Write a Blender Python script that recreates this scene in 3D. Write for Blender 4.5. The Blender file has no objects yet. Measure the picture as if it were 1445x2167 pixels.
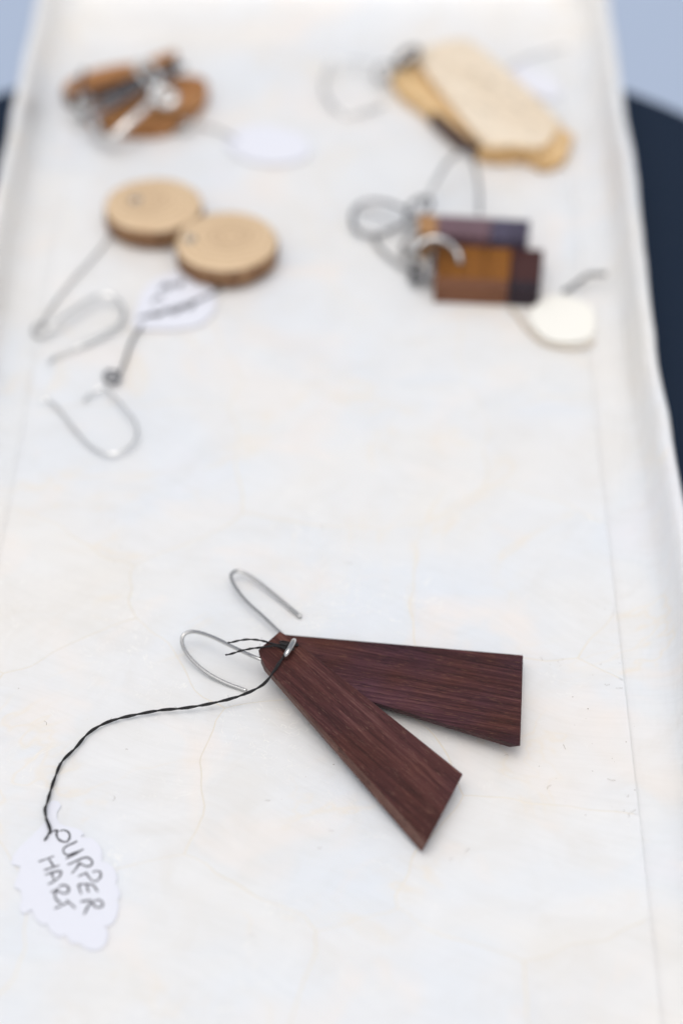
import bpy, bmesh, math, random
from mathutils import Vector, Matrix, noise
random.seed(7)
MM = 0.001
scene = bpy.context.scene
col = scene.collection

# ------------------------------------------------------------------ camera
PITCH = math.radians(40.7); FPX = 5117.0; H = 357.6
cam_data = bpy.data.cameras.new('camera')
cam = bpy.data.objects.new('camera', cam_data); col.objects.link(cam)
cam_data.sensor_fit = 'VERTICAL'; cam_data.sensor_height = 36; cam_data.sensor_width = 24
cam_data.lens = 36 * FPX / 2167
cam_data.clip_start = 0.02; cam_data.clip_end = 200
cam.location = (0, 0, H * MM)
cam.rotation_euler = (math.pi / 2 - PITCH, 0, 0)
cam_data.dof.use_dof = True
cam_data.dof.focus_distance = 0.496
cam_data.dof.aperture_fstop = 5.7
cam_data.dof.aperture_blades = 0
scene.camera = cam

# ------------------------------------------------------------------ world, sun, exposure
SUN_EL, SUN_AZ = 73, 190          # azimuth measured from +Y towards +X
world = bpy.data.worlds.new('World'); scene.world = world; world.use_nodes = True
wn = world.node_tree; wn.nodes.clear()
sky = wn.nodes.new('ShaderNodeTexSky'); sky.sky_type = 'NISHITA'; sky.sun_disc = False
sky.sun_elevation = math.radians(SUN_EL); sky.sun_rotation = math.radians(SUN_AZ)
sky.dust_density = 4.0; sky.air_density = 1.0; sky.ozone_density = 1.0
hs = wn.nodes.new('ShaderNodeHueSaturation'); hs.inputs['Saturation'].default_value = 0.30
bg = wn.nodes.new('ShaderNodeBackground'); bg.inputs['Strength'].default_value = 0.15
wo = wn.nodes.new('ShaderNodeOutputWorld')
wn.links.new(sky.outputs[0], hs.inputs['Color']); wn.links.new(hs.outputs[0], bg.inputs['Color'])
wn.links.new(bg.outputs[0], wo.inputs[0])
sd = bpy.data.lights.new('sun', 'SUN'); sd.energy = 0.5; sd.angle = math.radians(75); sd.color = (1.0, 0.965, 0.92)
sun = bpy.data.objects.new('sun', sd); col.objects.link(sun)
e, a = math.radians(SUN_EL), math.radians(SUN_AZ)
sdir = Vector((math.sin(a) * math.cos(e), math.cos(a) * math.cos(e), math.sin(e)))
sun.rotation_euler = sdir.to_track_quat('Z', 'Y').to_euler(); sun.location = sdir * 2
vs = scene.view_settings
vs.view_transform = 'Standard'; vs.look = 'None'; vs.gamma = 1; vs.exposure = 0.13
scene.cycles.max_bounces = 8; scene.cycles.caustics_reflective = False; scene.cycles.caustics_refractive = False

# ------------------------------------------------------------------ helpers
def W(px, py, z=0.0):
    """the point of the place (mm) seen at a pixel of the photograph, at height z above the tray floor"""
    d = Vector((0, math.cos(PITCH), -math.sin(PITCH))) * FPX + Vector((1, 0, 0)) * (px - 722.5) \
        - Vector((0, math.sin(PITCH), math.cos(PITCH))) * (py - 1083.5)
    return Vector((0, 0, H)) + d * ((z - H) / d.z)

def link_mesh(name, me, mat, parent=None):
    o = bpy.data.objects.new(name, me); col.objects.link(o)
    for m in (mat if isinstance(mat, (list, tuple)) else [mat]):
        me.materials.append(m)
    if parent: o.parent = parent
    return o

def build(name, verts, faces, mat, parent=None, frame=None, smooth=False, bevel=0, seg=2, mats=None):
    """verts in mm, world; frame = (origin, xdir, ydir) makes the object's own axes follow the piece"""
    po = parent_origin(parent)
    if frame:
        og, xd, yd = frame
        xd = Vector(xd).normalized(); zd = xd.cross(Vector(yd)).normalized(); yd = zd.cross(xd)
        M = Matrix((xd, yd, zd)).transposed()
        Mi = M.inverted()
    else:
        og = po * 1000; M = Matrix.Identity(3); Mi = M
    bm = bmesh.new()
    vv = [bm.verts.new((Mi @ (Vector(v) - og)) * MM) for v in verts]
    for i, f in enumerate(faces):
        try:
            fc = bm.faces.new([vv[k] for k in f])
            fc.smooth = smooth
            if mats: fc.material_index = mats[i]
        except ValueError: pass
    bmesh.ops.recalc_face_normals(bm, faces=bm.faces)
    if bevel:
        bmesh.ops.bevel(bm, geom=list(bm.edges), offset=bevel * MM, segments=seg, affect='EDGES', profile=0.5, clamp_overlap=True)
    me = bpy.data.meshes.new(name); bm.to_mesh(me); bm.free()
    o = link_mesh(name, me, mat, parent)
    o.matrix_local = Matrix.Translation((og * MM) - po) @ M.to_4x4()
    return o

def parent_origin(p):
    if p is None: return Vector((0, 0, 0))
    o = Vector((0, 0, 0))
    while p is not None:
        o = o + p.location; p = p.parent
    return o

def thing(name, label, cat, loc=(0, 0, 0), group=None):
    o = bpy.data.objects.new(name, None); col.objects.link(o)
    o.empty_display_size = 0.01
    o.location = Vector(loc) * MM; o['label'] = label; o['category'] = cat
    if group: o['group'] = group
    return o

def catmull(P, n=8, closed=False):
    P = [Vector(p) for p in P]; out = []
    N = len(P); rng = range(N if closed else N - 1)
    for i in rng:
        if closed: a, b, c, d = P[(i - 1) % N], P[i], P[(i + 1) % N], P[(i + 2) % N]
        else:
            b, c = P[i], P[i + 1]
            a = P[i - 1] if i > 0 else b * 2 - c
            d = P[i + 2] if i + 2 < N else c * 2 - b
        for k in range(n):
            t = k / n
            out.append(0.5 * ((2 * b) + (c - a) * t + (2 * a - 5 * b + 4 * c - d) * t * t + (3 * b - a - 3 * c + d) * t ** 3))
    if not closed: out.append(P[-1])
    return out

def tube_data(path, r, sides=12, closed=False, V=None, F=None, flat=1.0, endround=True):
    """sweep of a round (or flattened) section; r number or function of 0..1"""
    V = [] if V is None else V; F = [] if F is None else F
    n = len(path); base = len(V)
    rf = r if callable(r) else (lambda t: r)
    up = Vector((0, 0, 1)); prev = None; rings = []
    seq = list(range(n))
    def tang(i):
        if closed: return (path[(i + 1) % n] - path[(i - 1) % n]).normalized()
        return (path[min(i + 1, n - 1)] - path[max(i - 1, 0)]).normalized()
    frames = []
    for i in seq:
        t = tang(i)
        if prev is None:
            s = t.cross(up)
            if s.length < 1e-4: s = t.cross(Vector((1, 0, 0)))
            s.normalize()
        else:
            s = prev - t * prev.dot(t); s.normalize()
        prev = s; frames.append((path[i], t, s, t.cross(s)))
    def ring(c, s, u, rr):
        b = len(V)
        for k in range(sides):
            a = 2 * math.pi * k / sides
            V.append(c + s * (math.cos(a) * rr) + u * (math.sin(a) * rr * flat))
        rings.append(b)
    if not closed and endround:
        c, t, s, u = frames[0]; r0 = rf(0)
        for q in (0.15, 0.6): ring(c - t * r0 * math.sqrt(1 - q * q) * 0.8, s, u, r0 * q)
    for i, (c, t, s, u) in enumerate(frames): ring(c, s, u, rf(i / max(1, n - 1)))
    if not closed and endround:
        c, t, s, u = frames[-1]; r0 = rf(1)
        for q in (0.6, 0.15): ring(c + t * r0 * math.sqrt(1 - q * q) * 0.8, s, u, r0 * q)
    m = len(rings)
    for j in range(m if closed else m - 1):
        A, B = rings[j], rings[(j + 1) % m]
        for k in range(sides):
            F.append((A + k, A + (k + 1) % sides, B + (k + 1) % sides, B + k))
    if not closed:
        F.append(tuple(rings[0] + k for k in reversed(range(sides))))
        F.append(tuple(rings[-1] + k for k in range(sides)))
    return V, F

def wire(name, pts, r, mat, parent, n=10, closed=False, sides=12, flat=1.0):
    """pts are (px, py, z)"""
    P = catmull([W(*p) if len(p) == 3 else W(p[0], p[1], 0.5) for p in pts], n, closed)
    V, F = tube_data(P, r, sides, closed, flat=flat)
    return build(name, V, F, mat, parent, smooth=True)

def twisted(name, pts, mat, parent, rp=0.2, rh=0.17, pitch=4.2, plies=2, n=24, seed=1, vary=0.25):
    P = catmull([W(*p) for p in pts], n)
    rnd = random.Random(seed)
    # resample
    L = [0]
    for i in range(1, len(P)): L.append(L[-1] + (P[i] - P[i - 1]).length)
    tot = L[-1]; m = max(8, int(tot / 0.22)); Q = []; j = 0
    for i in range(m + 1):
        s = tot * i / m
        while j < len(L) - 2 and L[j + 1] < s: j += 1
        q = (s - L[j]) / max(1e-6, L[j + 1] - L[j]); Q.append(P[j].lerp(P[j + 1], q))
    V, F = [], []
    ph = 0; phs = []
    for i in range(m + 1):
        phs.append(ph); ph += 2 * math.pi * (tot / m) / (pitch * (1 + vary * noise.noise(Vector((i * 0.03, seed, 0)))))
    for p in range(plies):
        path = []
        for i, q in enumerate(Q):
            t = (Q[min(i + 1, m)] - Q[max(i - 1, 0)]).normalized()
            s = t.cross(Vector((0, 0, 1))); s.normalize(); u = s.cross(t)
            a = phs[i] + 2 * math.pi * p / plies
            w = Vector((noise.noise(Vector((i * .21, p * 7, seed))), noise.noise(Vector((i * .21, p * 7 + 3, seed))), 0)) * 0.05
            path.append(q + s * math.cos(a) * rh + u * math.sin(a) * rh + w)
        tube_data(path, rp, 8, False, V, F)
    # loose fibres
    for k in range(int(tot / 2.4)):
        i = rnd.randrange(m); q = Q[i]; d = Vector((rnd.uniform(-1, 1), rnd.uniform(-1, 1), rnd.uniform(-.1, .8))).normalized()
        l = rnd.uniform(.3, .9)
        tube_data(catmull([q + d * rh, q + d * (rh + l * .5) + Vector((rnd.uniform(-.1, .1),) * 3), q + d * (rh + l)], 3), 0.02, 4, False, V, F)
    return build(name, V, F, mat, parent, smooth=True)

def prism(name, top, bot, mat, parent, frame=None, bevel=0.2, seg=2, smooth=False, mats=None):
    n = len(top); V = list(top) + list(bot)
    F = [tuple(range(n)), tuple(reversed(range(n, 2 * n)))] + [(i, (i + 1) % n, n + (i + 1) % n, n + i) for i in range(n)]
    return build(name, V, F, mat, parent, frame, bevel=bevel, seg=seg, smooth=smooth, mats=mats)

# ------------------------------------------------------------------ materials
def mat(name):
    m = bpy.data.materials.new(name); m.use_nodes = True
    nt = m.node_tree; b = nt.nodes['Principled BSDF']
    return m, nt, b
def N(nt, typ, **kw):
    n = nt.nodes.new(typ)
    for k, v in kw.items():
        if k in n.inputs: n.inputs[k].default_value = v
        else: setattr(n, k, v)
    return n
def ramp(nt, stops, src=None, interp='LINEAR'):
    r = nt.nodes.new('ShaderNodeValToRGB'); r.color_ramp.interpolation = interp
    el = r.color_ramp.elements
    while len(el) > 1: el.remove(el[-1])
    el[0].position = stops[0][0]; el[0].color = (*stops[0][1], 1) if len(stops[0][1]) == 3 else stops[0][1]
    for p, c in stops[1:]:
        q = el.new(p); q.color = (*c, 1)
    if src is not None: nt.links.new(src, r.inputs[0])
    return r
def mix(nt, f, a, b, mode='MIX'):
    m = nt.nodes.new('ShaderNodeMix'); m.data_type = 'RGBA'; m.blend_type = mode
    for i, v in ((0, f), (6, a), (7, b)):
        if hasattr(v, 'is_linked') or hasattr(v, 'links'): nt.links.new(v, m.inputs[i])
        else: m.inputs[i].default_value = v if i == 0 else ((*v, 1) if len(v) == 3 else v)
    return m.outputs[2]
def coords(nt, scale, space='Object', rot=(0, 0, 0), add_random=False):
    tc = nt.nodes.new('ShaderNodeTexCoord'); mp = nt.nodes.new('ShaderNodeMapping')
    mp.inputs['Scale'].default_value = scale; mp.inputs['Rotation'].default_value = rot
    nt.links.new(tc.outputs[space], mp.inputs[0])
    if add_random:
        oi = nt.nodes.new('ShaderNodeObjectInfo'); ml = N(nt, 'ShaderNodeMath', operation='MULTIPLY')
        ml.inputs[1].default_value = 37.0; nt.links.new(oi.outputs['Random'], ml.inputs[0])
        nt.links.new(ml.outputs[0], mp.inputs['Location'])
    return mp.outputs[0]
def tex(nt, vec, scale, detail=4, rough=.55, dist=0.0, typ=None):
    n = nt.nodes.new('ShaderNodeTexNoise')
    if typ: n.noise_type = typ
    n.inputs['Scale'].default_value = scale; n.inputs['Detail'].default_value = detail
    n.inputs['Roughness'].default_value = rough; n.inputs['Distortion'].default_value = dist
    nt.links.new(vec, n.inputs['Vector']); return n.outputs[0]
def math_(nt, op, a, b=None, clamp=False):
    m = nt.nodes.new('ShaderNodeMath'); m.operation = op; m.use_clamp = clamp
    for i, v in ((0, a), (1, b)):
        if v is None: continue
        if hasattr(v, 'links'): nt.links.new(v, m.inputs[i])
        else: m.inputs[i].default_value = v
    return m.outputs[0]
def bump(nt, b, h, strength, dist):
    n = nt.nodes.new('ShaderNodeBump'); n.inputs['Strength'].default_value = strength; n.inputs['Distance'].default_value = dist
    nt.links.new(h, n.inputs['Height']); nt.links.new(n.outputs[0], b.inputs['Normal'])

def shell_mat(name, pieces=True):
    """mother of pearl sheet under a thin clear coat"""
    m, nt, b = mat(name)
    v = coords(nt, (1, 1, 1))
    big = tex(nt, v, 22, 3, .5, .6)
    mid = tex(nt, v, 75, 4, .6, 1.0)
    c = ramp(nt, [(0.28, (.80, .775, .735)), (0.40, (.81, .80, .78)), (0.50, (.80, .80, .795)), (0.62, (.775, .795, .815)), (0.78, (.795, .795, .82))], big).outputs[0]
    c2 = ramp(nt, [(0.30, (.955, .945, .93)), (0.5, (.98, .98, .98)), (0.7, (1, 1, 1))], mid).outputs[0]
    c = mix(nt, 1.0, c, c2, 'MULTIPLY')
    if pieces:
        oi = nt.nodes.new('ShaderNodeObjectInfo')
        cr = ramp(nt, [(0, (.975, .97, .965)), (.35, (.985, .985, .985)), (.7, (.965, .975, .985)), (1, (1, .995, .985))], oi.outputs['Random']).outputs[0]
        c = mix(nt, 1.0, c, cr, 'MULTIPLY')
    if not pieces: c = mix(nt, 1.0, c, (1.0, .992, .98), 'MULTIPLY')
    pn = ramp(nt, [(.54, (0, 0, 0)), (.72, (1, 1, 1))], tex(nt, coords(nt, (1, 1, 1), rot=(0, 0, .9)), 34, 3, .55, .8)).outputs[0]
    c = mix(nt, math_(nt, 'MULTIPLY', pn, .55), c, (.86, .775, .70))
    # fibrous nacre: fine streaks that follow a slowly turning direction
    st = coords(nt, (1, 1, 1), rot=(0, 0, .5))
    warp = nt.nodes.new('ShaderNodeTexNoise'); warp.inputs['Scale'].default_value = 18; warp.inputs['Detail'].default_value = 1
    nt.links.new(st, warp.inputs['Vector'])
    va = nt.nodes.new('ShaderNodeVectorMath'); va.operation = 'MULTIPLY_ADD'
    nt.links.new(warp.outputs['Color'], va.inputs[0]); va.inputs[1].default_value = (.035, .035, 0); nt.links.new(st, va.inputs[2])
    sc = nt.nodes.new('ShaderNodeMapping'); sc.inputs['Scale'].default_value = (60, 900, 60); nt.links.new(va.outputs[0], sc.inputs[0])
    streak = tex(nt, sc.outputs[0], 1, 4, .6, .4)
    c3 = ramp(nt, [(0.3, (.965, .965, .96)), (0.55, (1, 1, 1))], streak).outputs[0]
    c = mix(nt, .8, c, c3, 'MULTIPLY')
    # creases: sparse hairlines, their glints painted whitish into the colour
    cv = coords(nt, (1, 1, 1), rot=(0, 0, 1.2))
    cw = tex(nt, cv, 60, 3, .6, 2.5)
    line = math_(nt, 'ABSOLUTE', math_(nt, 'SUBTRACT', cw, .5))
    line = ramp(nt, [(0.0, (1, 1, 1)), (0.007, (0, 0, 0))], line).outputs[0]
    gate = ramp(nt, [(0.50, (0, 0, 0)), (0.62, (1, 1, 1))], tex(nt, cv, 45, 2)).outputs[0]
    lg = math_(nt, 'MULTIPLY', line, gate)
    c = mix(nt, math_(nt, 'MULTIPLY', lg, .8), c, (.90, .885, .84))
    # warm stained veins
    vw = tex(nt, coords(nt, (1, 1, 1), rot=(0, 0, .3)), 13, 4, .6, 1.2)
    vl = ramp(nt, [(0.0, (1, 1, 1)), (0.012, (.25, .25, .25)), (0.05, (0, 0, 0))], math_(nt, 'ABSOLUTE', math_(nt, 'SUBTRACT', vw, .52))).outputs[0]
    vg = ramp(nt, [(0.46, (0, 0, 0)), (0.60, (1, 1, 1))], tex(nt, coords(nt, (1.3, 1.1, 1)), 31, 2)).outputs[0]
    c = mix(nt, math_(nt, 'MULTIPLY', math_(nt, 'MULTIPLY', vl, vg), .5), c, (.80, .72, .60))
    nt.links.new(c, b.inputs['Base Color'])
    rr = ramp(nt, [(0.3, (.30,) * 3), (.7, (.46,) * 3)], mid).outputs[0]
    nt.links.new(rr, b.inputs['Roughness'])
    b.inputs['Coat Weight'].default_value = .8; b.inputs['Coat Roughness'].default_value = .22
    if not pieces:      # the rim is thin shell: light bleeds through it
        b.inputs['Subsurface Weight'].default_value = .7; b.inputs['Subsurface Scale'].default_value = .0022
        b.inputs['Subsurface Radius'].default_value = (1, 1, 1)
    h = math_(nt, 'ADD', math_(nt, 'MULTIPLY', streak, .25), math_(nt, 'MULTIPLY', mid, .9))
    h = math_(nt, 'ADD', h, math_(nt, 'MULTIPLY', lg, .12))
    bump(nt, b, h, .4, .0006)
    return m

def wood_mat(name, cols, fleck=(.25, .12, .06), along=(55, 1300, 700), rough=.55, spec=.16, flecks=.5, band=0.5, coat=0.0, huemix=0.0):
    m, nt, b = mat(name)
    v = coords(nt, (1, 1, 1), add_random=True)
    def sc(s):
        mp = nt.nodes.new('ShaderNodeMapping'); mp.inputs['Scale'].default_value = s; nt.links.new(v, mp.inputs[0]); return mp.outputs[0]
    g1 = tex(nt, sc(along), 1, 5, .65, .3)
    g2 = tex(nt, sc((along[0] * .25, along[1] * .18, along[2] * .2)), 1, 3, .5, .8)
    f = math_(nt, 'ADD', math_(nt, 'MULTIPLY', g1, 1 - band), math_(nt, 'MULTIPLY', g2, band))
    k = len(cols)
    c = ramp(nt, [(.34 + .32 * i / (k - 1), cols[i]) for i in range(k)], f).outputs[0]
    hue = ramp(nt, [(.38, (1.15, 1.05, .62)), (.5, (1, 1, 1)), (.64, (.92, 1.0, 1.35))], tex(nt, coords(nt, (1, 1, 1), add_random=True), 55, 2)).outputs[0]
    c = mix(nt, huemix, c, hue, 'MULTIPLY')
    # open pores: short dark dashes, with dusty light ones among them
    p1 = tex(nt, sc((along[0] * 5.5, along[1] * 3.0, along[2] * 3)), 1, 1, .5)
    pd = ramp(nt, [(.62, (0, 0, 0)), (.70, (1, 1, 1))], p1).outputs[0]
    c = mix(nt, math_(nt, 'MULTIPLY', pd, .65), c, tuple(x * .35 for x in cols[0]))
    p2 = tex(nt, sc((along[0] * 7.0, along[1] * 3.4, along[2] * 3.4)), 1.13, 1, .5)
    pl = ramp(nt, [(.655, (0, 0, 0)), (.73, (1, 1, 1))], p2).outputs[0]
    c = mix(nt, math_(nt, 'MULTIPLY', pl, flecks), c, fleck)
    nt.links.new(c, b.inputs['Base Color'])
    b.inputs['Roughness'].default_value = rough; b.inputs['Specular IOR Level'].default_value = spec
    b.inputs['Coat Weight'].default_value = coat; b.inputs['Coat Roughness'].default_value = .3
    bump(nt, b, math_(nt, 'SUBTRACT', g1, math_(nt, 'MULTIPLY', pd, .8)), .5, .00012)
    return m

def slice_mat(name, centre, cols, freq=470):
    """end grain: rings round a pith"""
    m, nt, b = mat(name)
    tc = nt.nodes.new('ShaderNodeTexCoord')
    w = nt.nodes.new('ShaderNodeTexNoise'); w.inputs['Scale'].default_value = 120; nt.links.new(tc.outputs['Object'], w.inputs['Vector'])
    va = nt.nodes.new('ShaderNodeVectorMath'); va.operation = 'MULTIPLY_ADD'
    nt.links.new(w.outputs['Color'], va.inputs[0]); va.inputs[1].default_value = (.0022, .0022, 0); nt.links.new(tc.outputs['Object'], va.inputs[2])
    mp = nt.nodes.new('ShaderNodeMapping'); mp.inputs['Location'].default_value = (-centre[0], -centre[1], 0); mp.inputs['Scale'].default_value = (1, 1, 0)
    nt.links.new(va.outputs[0], mp.inputs[0])
    ln = nt.nodes.new('ShaderNodeVectorMath'); ln.operation = 'LENGTH'; nt.links.new(mp.outputs[0], ln.inputs[0])
    r = ln.outputs['Value']
    s = math_(nt, 'SINE', math_(nt, 'MULTIPLY', r, freq * 6.283 / 1.0))
    s = math_(nt, 'ADD', math_(nt, 'MULTIPLY', s, .5), .5)
    c = mix(nt, s, cols[0], cols[1])
    core = ramp(nt, [(0.0, (0, 0, 0)), (.0009, (.1, .1, .1)), (.0017, (.9, .9, .9)), (.0050, (0, 0, 0))], r).outputs[0]
    c = mix(nt, math_(nt, 'MULTIPLY', core, .75), c, cols[2])
    gr = tex(nt, tc.outputs['Object'], 900, 3, .6)
    c = mix(nt, 1.0, c, ramp(nt, [(.3, (.86, .84, .80)), (.65, (1, 1, 1))], gr).outputs[0], 'MULTIPLY')
    nt.links.new(c, b.inputs['Base Color']); b.inputs['Roughness'].default_value = .6
    bump(nt, b, gr, .3, .0001)
    return m

def bark_mat(name, cols, sc=(160, 160, 25)):
    m, nt, b = mat(name)
    v = coords(nt, sc)
    g = tex(nt, v, 3, 5, .65, .4)
    c = ramp(nt, [(.3, cols[0]), (.5, cols[1]), (.68, cols[2])], g).outputs[0]
    nt.links.new(c, b.inputs['Base Color']); b.inputs['Roughness'].default_value = .8
    bump(nt, b, g, .8, .0006)
    return m

def simple(name, c, rough=.5, metal=0.0, nscale=300, var=.12, bumpd=.00005, spec=.5):
    m, nt, b = mat(name)
    g = tex(nt, coords(nt, (1, 1, 1)), nscale, 4, .6)
    cc = mix(nt, g, tuple(x * (1 - var) for x in c), tuple(min(1, x * (1 + var)) for x in c))
    nt.links.new(cc, b.inputs['Base Color'])
    rg = ramp(nt, [(.3, (rough * .8,) * 3), (.7, (min(1, rough * 1.25),) * 3)], g).outputs[0]
    nt.links.new(rg, b.inputs['Roughness'])
    b.inputs['Metallic'].default_value = metal; b.inputs['Specular IOR Level'].default_value = spec
    if bumpd: bump(nt, b, g, .4, bumpd)
    return m

M_shell = shell_mat('mother_of_pearl')
M_rim = shell_mat('mother_of_pearl_rim', pieces=False)
M_resin = simple('cream_resin', (.74, .69, .60), .35, nscale=60)
M_purple = wood_mat('purpleheart', [(.030, .0105, .0098), (.054, .0185, .0170), (.080, .0280, .0255), (.125, .053, .045)], fleck=(.27, .15, .11), huemix=.25, along=(60, 2100, 1100), band=.4)
M_purple_edge = wood_mat('purpleheart_sawn_edge', [(.045, .020, .016), (.085, .040, .032), (.13, .066, .052), (.17, .095, .075)], fleck=(.22, .13, .09), along=(120, 900, 900))
M_purple2 = wood_mat('purpleheart_rear', [(.022, .0080, .0080), (.044, .0150, .0165), (.078, .0280, .0305), (.130, .055, .049)], fleck=(.24, .12, .07), along=(50, 1900, 1000), band=.4, huemix=.75)
M_silver = simple('silver_wire', (.50, .495, .485), .07, 1.0, nscale=500, var=.04, bumpd=.00002)
M_bright = simple('bright_silver_wire', (.88, .87, .84), .1, 1.0, nscale=500, var=.04, bumpd=.00002)
M_darksilver = simple('tarnished_ring', (.20, .20, .21), .2, 1.0, nscale=500, var=.1, bumpd=.00002)
M_thread = simple('black_thread', (.012, .011, .012), .8, nscale=3000, var=.3, bumpd=.00008)
M_greythread = simple('grey_thread', (.14, .14, .14), .8, nscale=3000, var=.3)
M_creamthread = simple('cream_thread', (.62, .54, .44), .8, nscale=3000, var=.1)
M_paper = simple('white_card', (.735, .745, .80), .75, nscale=800, var=.02, bumpd=.00002, spec=.2)
M_cream = simple('cream_card', (.86, .84, .77), .7, nscale=800, var=.02, bumpd=.00002, spec=.2)
M_ink = simple('pencil_ink', (.018, .015, .02), .6, nscale=4000, var=.4, bumpd=0)
M_table = simple('navy_table_top', (.0125, .022, .041), .75, nscale=700, var=.15, bumpd=.00008, spec=.1)
M_tableedge = simple('black_table_edge', (.012, .015, .018), .5, nscale=700)
M_leg = simple('black_steel', (.02, .02, .022), .4, nscale=200)
M_ground = simple('pale_blue_ground', (.37, .44, .56), .8, nscale=3, var=.05, bumpd=.001, spec=.2)
M_dust = simple('brown_dust', (.16, .10, .055), .9, nscale=1000, var=.4, bumpd=0)

# ------------------------------------------------------------------ ground and table
g = build('ground', [(-30000, -30000, -700), (30000, -30000, -700), (30000, 30000, -700), (-30000, 30000, -700)], [(0, 1, 2, 3)], M_ground)
g['kind'] = 'structure'

TC = Vector((-7.0, 486.2, 0)); TR = 152.4
tbl = thing('round_table', 'small round dark navy table the long pearl tray stands on', 'table', (TC.x, TC.y, -700))
def lathe(name, prof, c, mat_, parent, seg=96, smooth=True):
    V, F = [], []; m = len(prof)
    for r, z in prof:
        for k in range(seg):
            a_ = 2 * math.pi * k / seg; V.append((c.x + r * math.cos(a_), c.y + r * math.sin(a_), z))
    for j in range(m - 1):
        for k in range(seg): F.append((j * seg + k, j * seg + (k + 1) % seg, (j + 1) * seg + (k + 1) % seg, (j + 1) * seg + k))
    if prof[0][0] > .01: F.append(tuple(reversed(range(seg))))
    if prof[-1][0] > .01: F.append(tuple(range((m - 1) * seg, m * seg)))
    return build(name, V, F, mat_, parent, smooth=False)
lathe('table_top', [(TR - 2, -20), (TR - .8, -19.4), (TR - .5, -18), (TR - .5, -6.6), (TR - 1.2, -5.4), (TR - 2.4, -5.0)], TC, M_table, tbl)
lathe('edge_band', [(TR - .4, -18.4), (TR + .1, -18), (TR + .1, -8), (TR - .4, -7.6)], TC, M_tableedge, tbl)
lathe('pedestal', [(19, -694), (19, -30), (60, -20.2)], TC, M_leg, tbl, 32)
lathe('foot_plate', [(130, -699.5), (130, -695), (40, -690), (20, -688)], TC, M_leg, tbl, 64)

# ------------------------------------------------------------------ tray
YAW = math.radians(-0.58)
def T(x, y, z=0): return Vector((x * math.cos(YAW) - y * math.sin(YAW), x * math.sin(YAW) + y * math.cos(YAW), z))
def Tinv(p): return (p.x * math.cos(-YAW) - p.y * math.sin(-YAW), p.x * math.sin(-YAW) + p.y * math.cos(-YAW))
X0, X1, Y0, Y1, CR = -84.5, 60.5, 214.0, 628.0, 7.0
tray = thing('shell_tray', 'long white mother of pearl tray with raised rounded rim holding the wooden earrings', 'tray', (0, 420, -5))
def rrect(o, step=5.0):
    pts = []; r = max(.4, CR + o)
    cs = [(X1 - CR, Y1 - CR, 0), (X0 + CR, Y1 - CR, 90), (X0 + CR, Y0 + CR, 180), (X1 - CR, Y0 + CR, 270)]
    for i, (cx, cy, a0) in enumerate(cs):
        for k in range(9):
            t = math.radians(a0 + 90 * k / 8); pts.append((cx + r * math.cos(t), cy + r * math.sin(t)))
        nx, ny, na = cs[(i + 1) % 4]; t = math.radians(na)
        q = (nx + r * math.cos(t), ny + r * math.sin(t)); p = pts[-1]
        m = [int((Y1 - Y0 - 2 * CR) / 6), int((X1 - X0 - 2 * CR) / 6)][(i + 1) % 2]
        for k in range(1, m): pts.append((p[0] + (q[0] - p[0]) * k / m, p[1] + (q[1] - p[1]) * k / m))
    if o > 0: pts = [(x, y + 2.3 * o * min(1, max(0, (y - (Y1 - 30)) / 30)) ** 2) for x, y in pts]   # the far end flares out
    return pts
prof = [(-6.2, -.06), (-5.0, 0.0), (-3.4, .10), (-1.2, .45), (1.0, 1.0), (3.0, 1.9), (4.6, 3.2), (5.7, 5.0), (6.4, 7.2), (6.9, 9.4), (7.4, 11.2), (8.0, 12.2), (8.8, 12.6), (9.6, 12.5), (10.2, 12.0), (10.7, 11.0), (10.8, 9), (10.2, 4), (9.2, -1), (8.2, -4), (6.5, -4.9), (-2, -4.9)]
V, F = [], []; nl = None
for j, (o, z) in enumerate(prof):
    L_ = rrect(o); nl = len(L_)
    for (x, y) in L_:
        w = min(1, max(0, (z) / 8)) if j < 17 else 0
        dx = noise.noise(Vector((x * .012, y * .012, 3))) * 1.5 * w + noise.noise(Vector((x * .09, y * .09, 14))) * .5 * w; dz = noise.noise(Vector((x * .02, y * .02, 9))) * .9 * w + noise.noise(Vector((x * .11, y * .11, 4))) * .35 * w
        dy = noise.noise(Vector((x * .02 + 9, y * .02, 7))) * .7 * w
        V.append(T(x + dx, y + dy, z + dz))
for j in range(len(prof) - 1):
    for k in range(nl): F.append((j * nl + k, j * nl + (k + 1) % nl, (j + 1) * nl + (k + 1) % nl, (j + 1) * nl + k))
build('rim', V, F, M_rim, tray, smooth=True)
V2 = [T(x, y, -.05) for x, y in rrect(-5.6)] + [T(x, y, -4.95) for x, y in rrect(-2)]
n2 = len(V2) // 2
build('tray_base', V2, [tuple(range(n2)), tuple(reversed(range(n2, 2 * n2)))], M_resin, tray)

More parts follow.
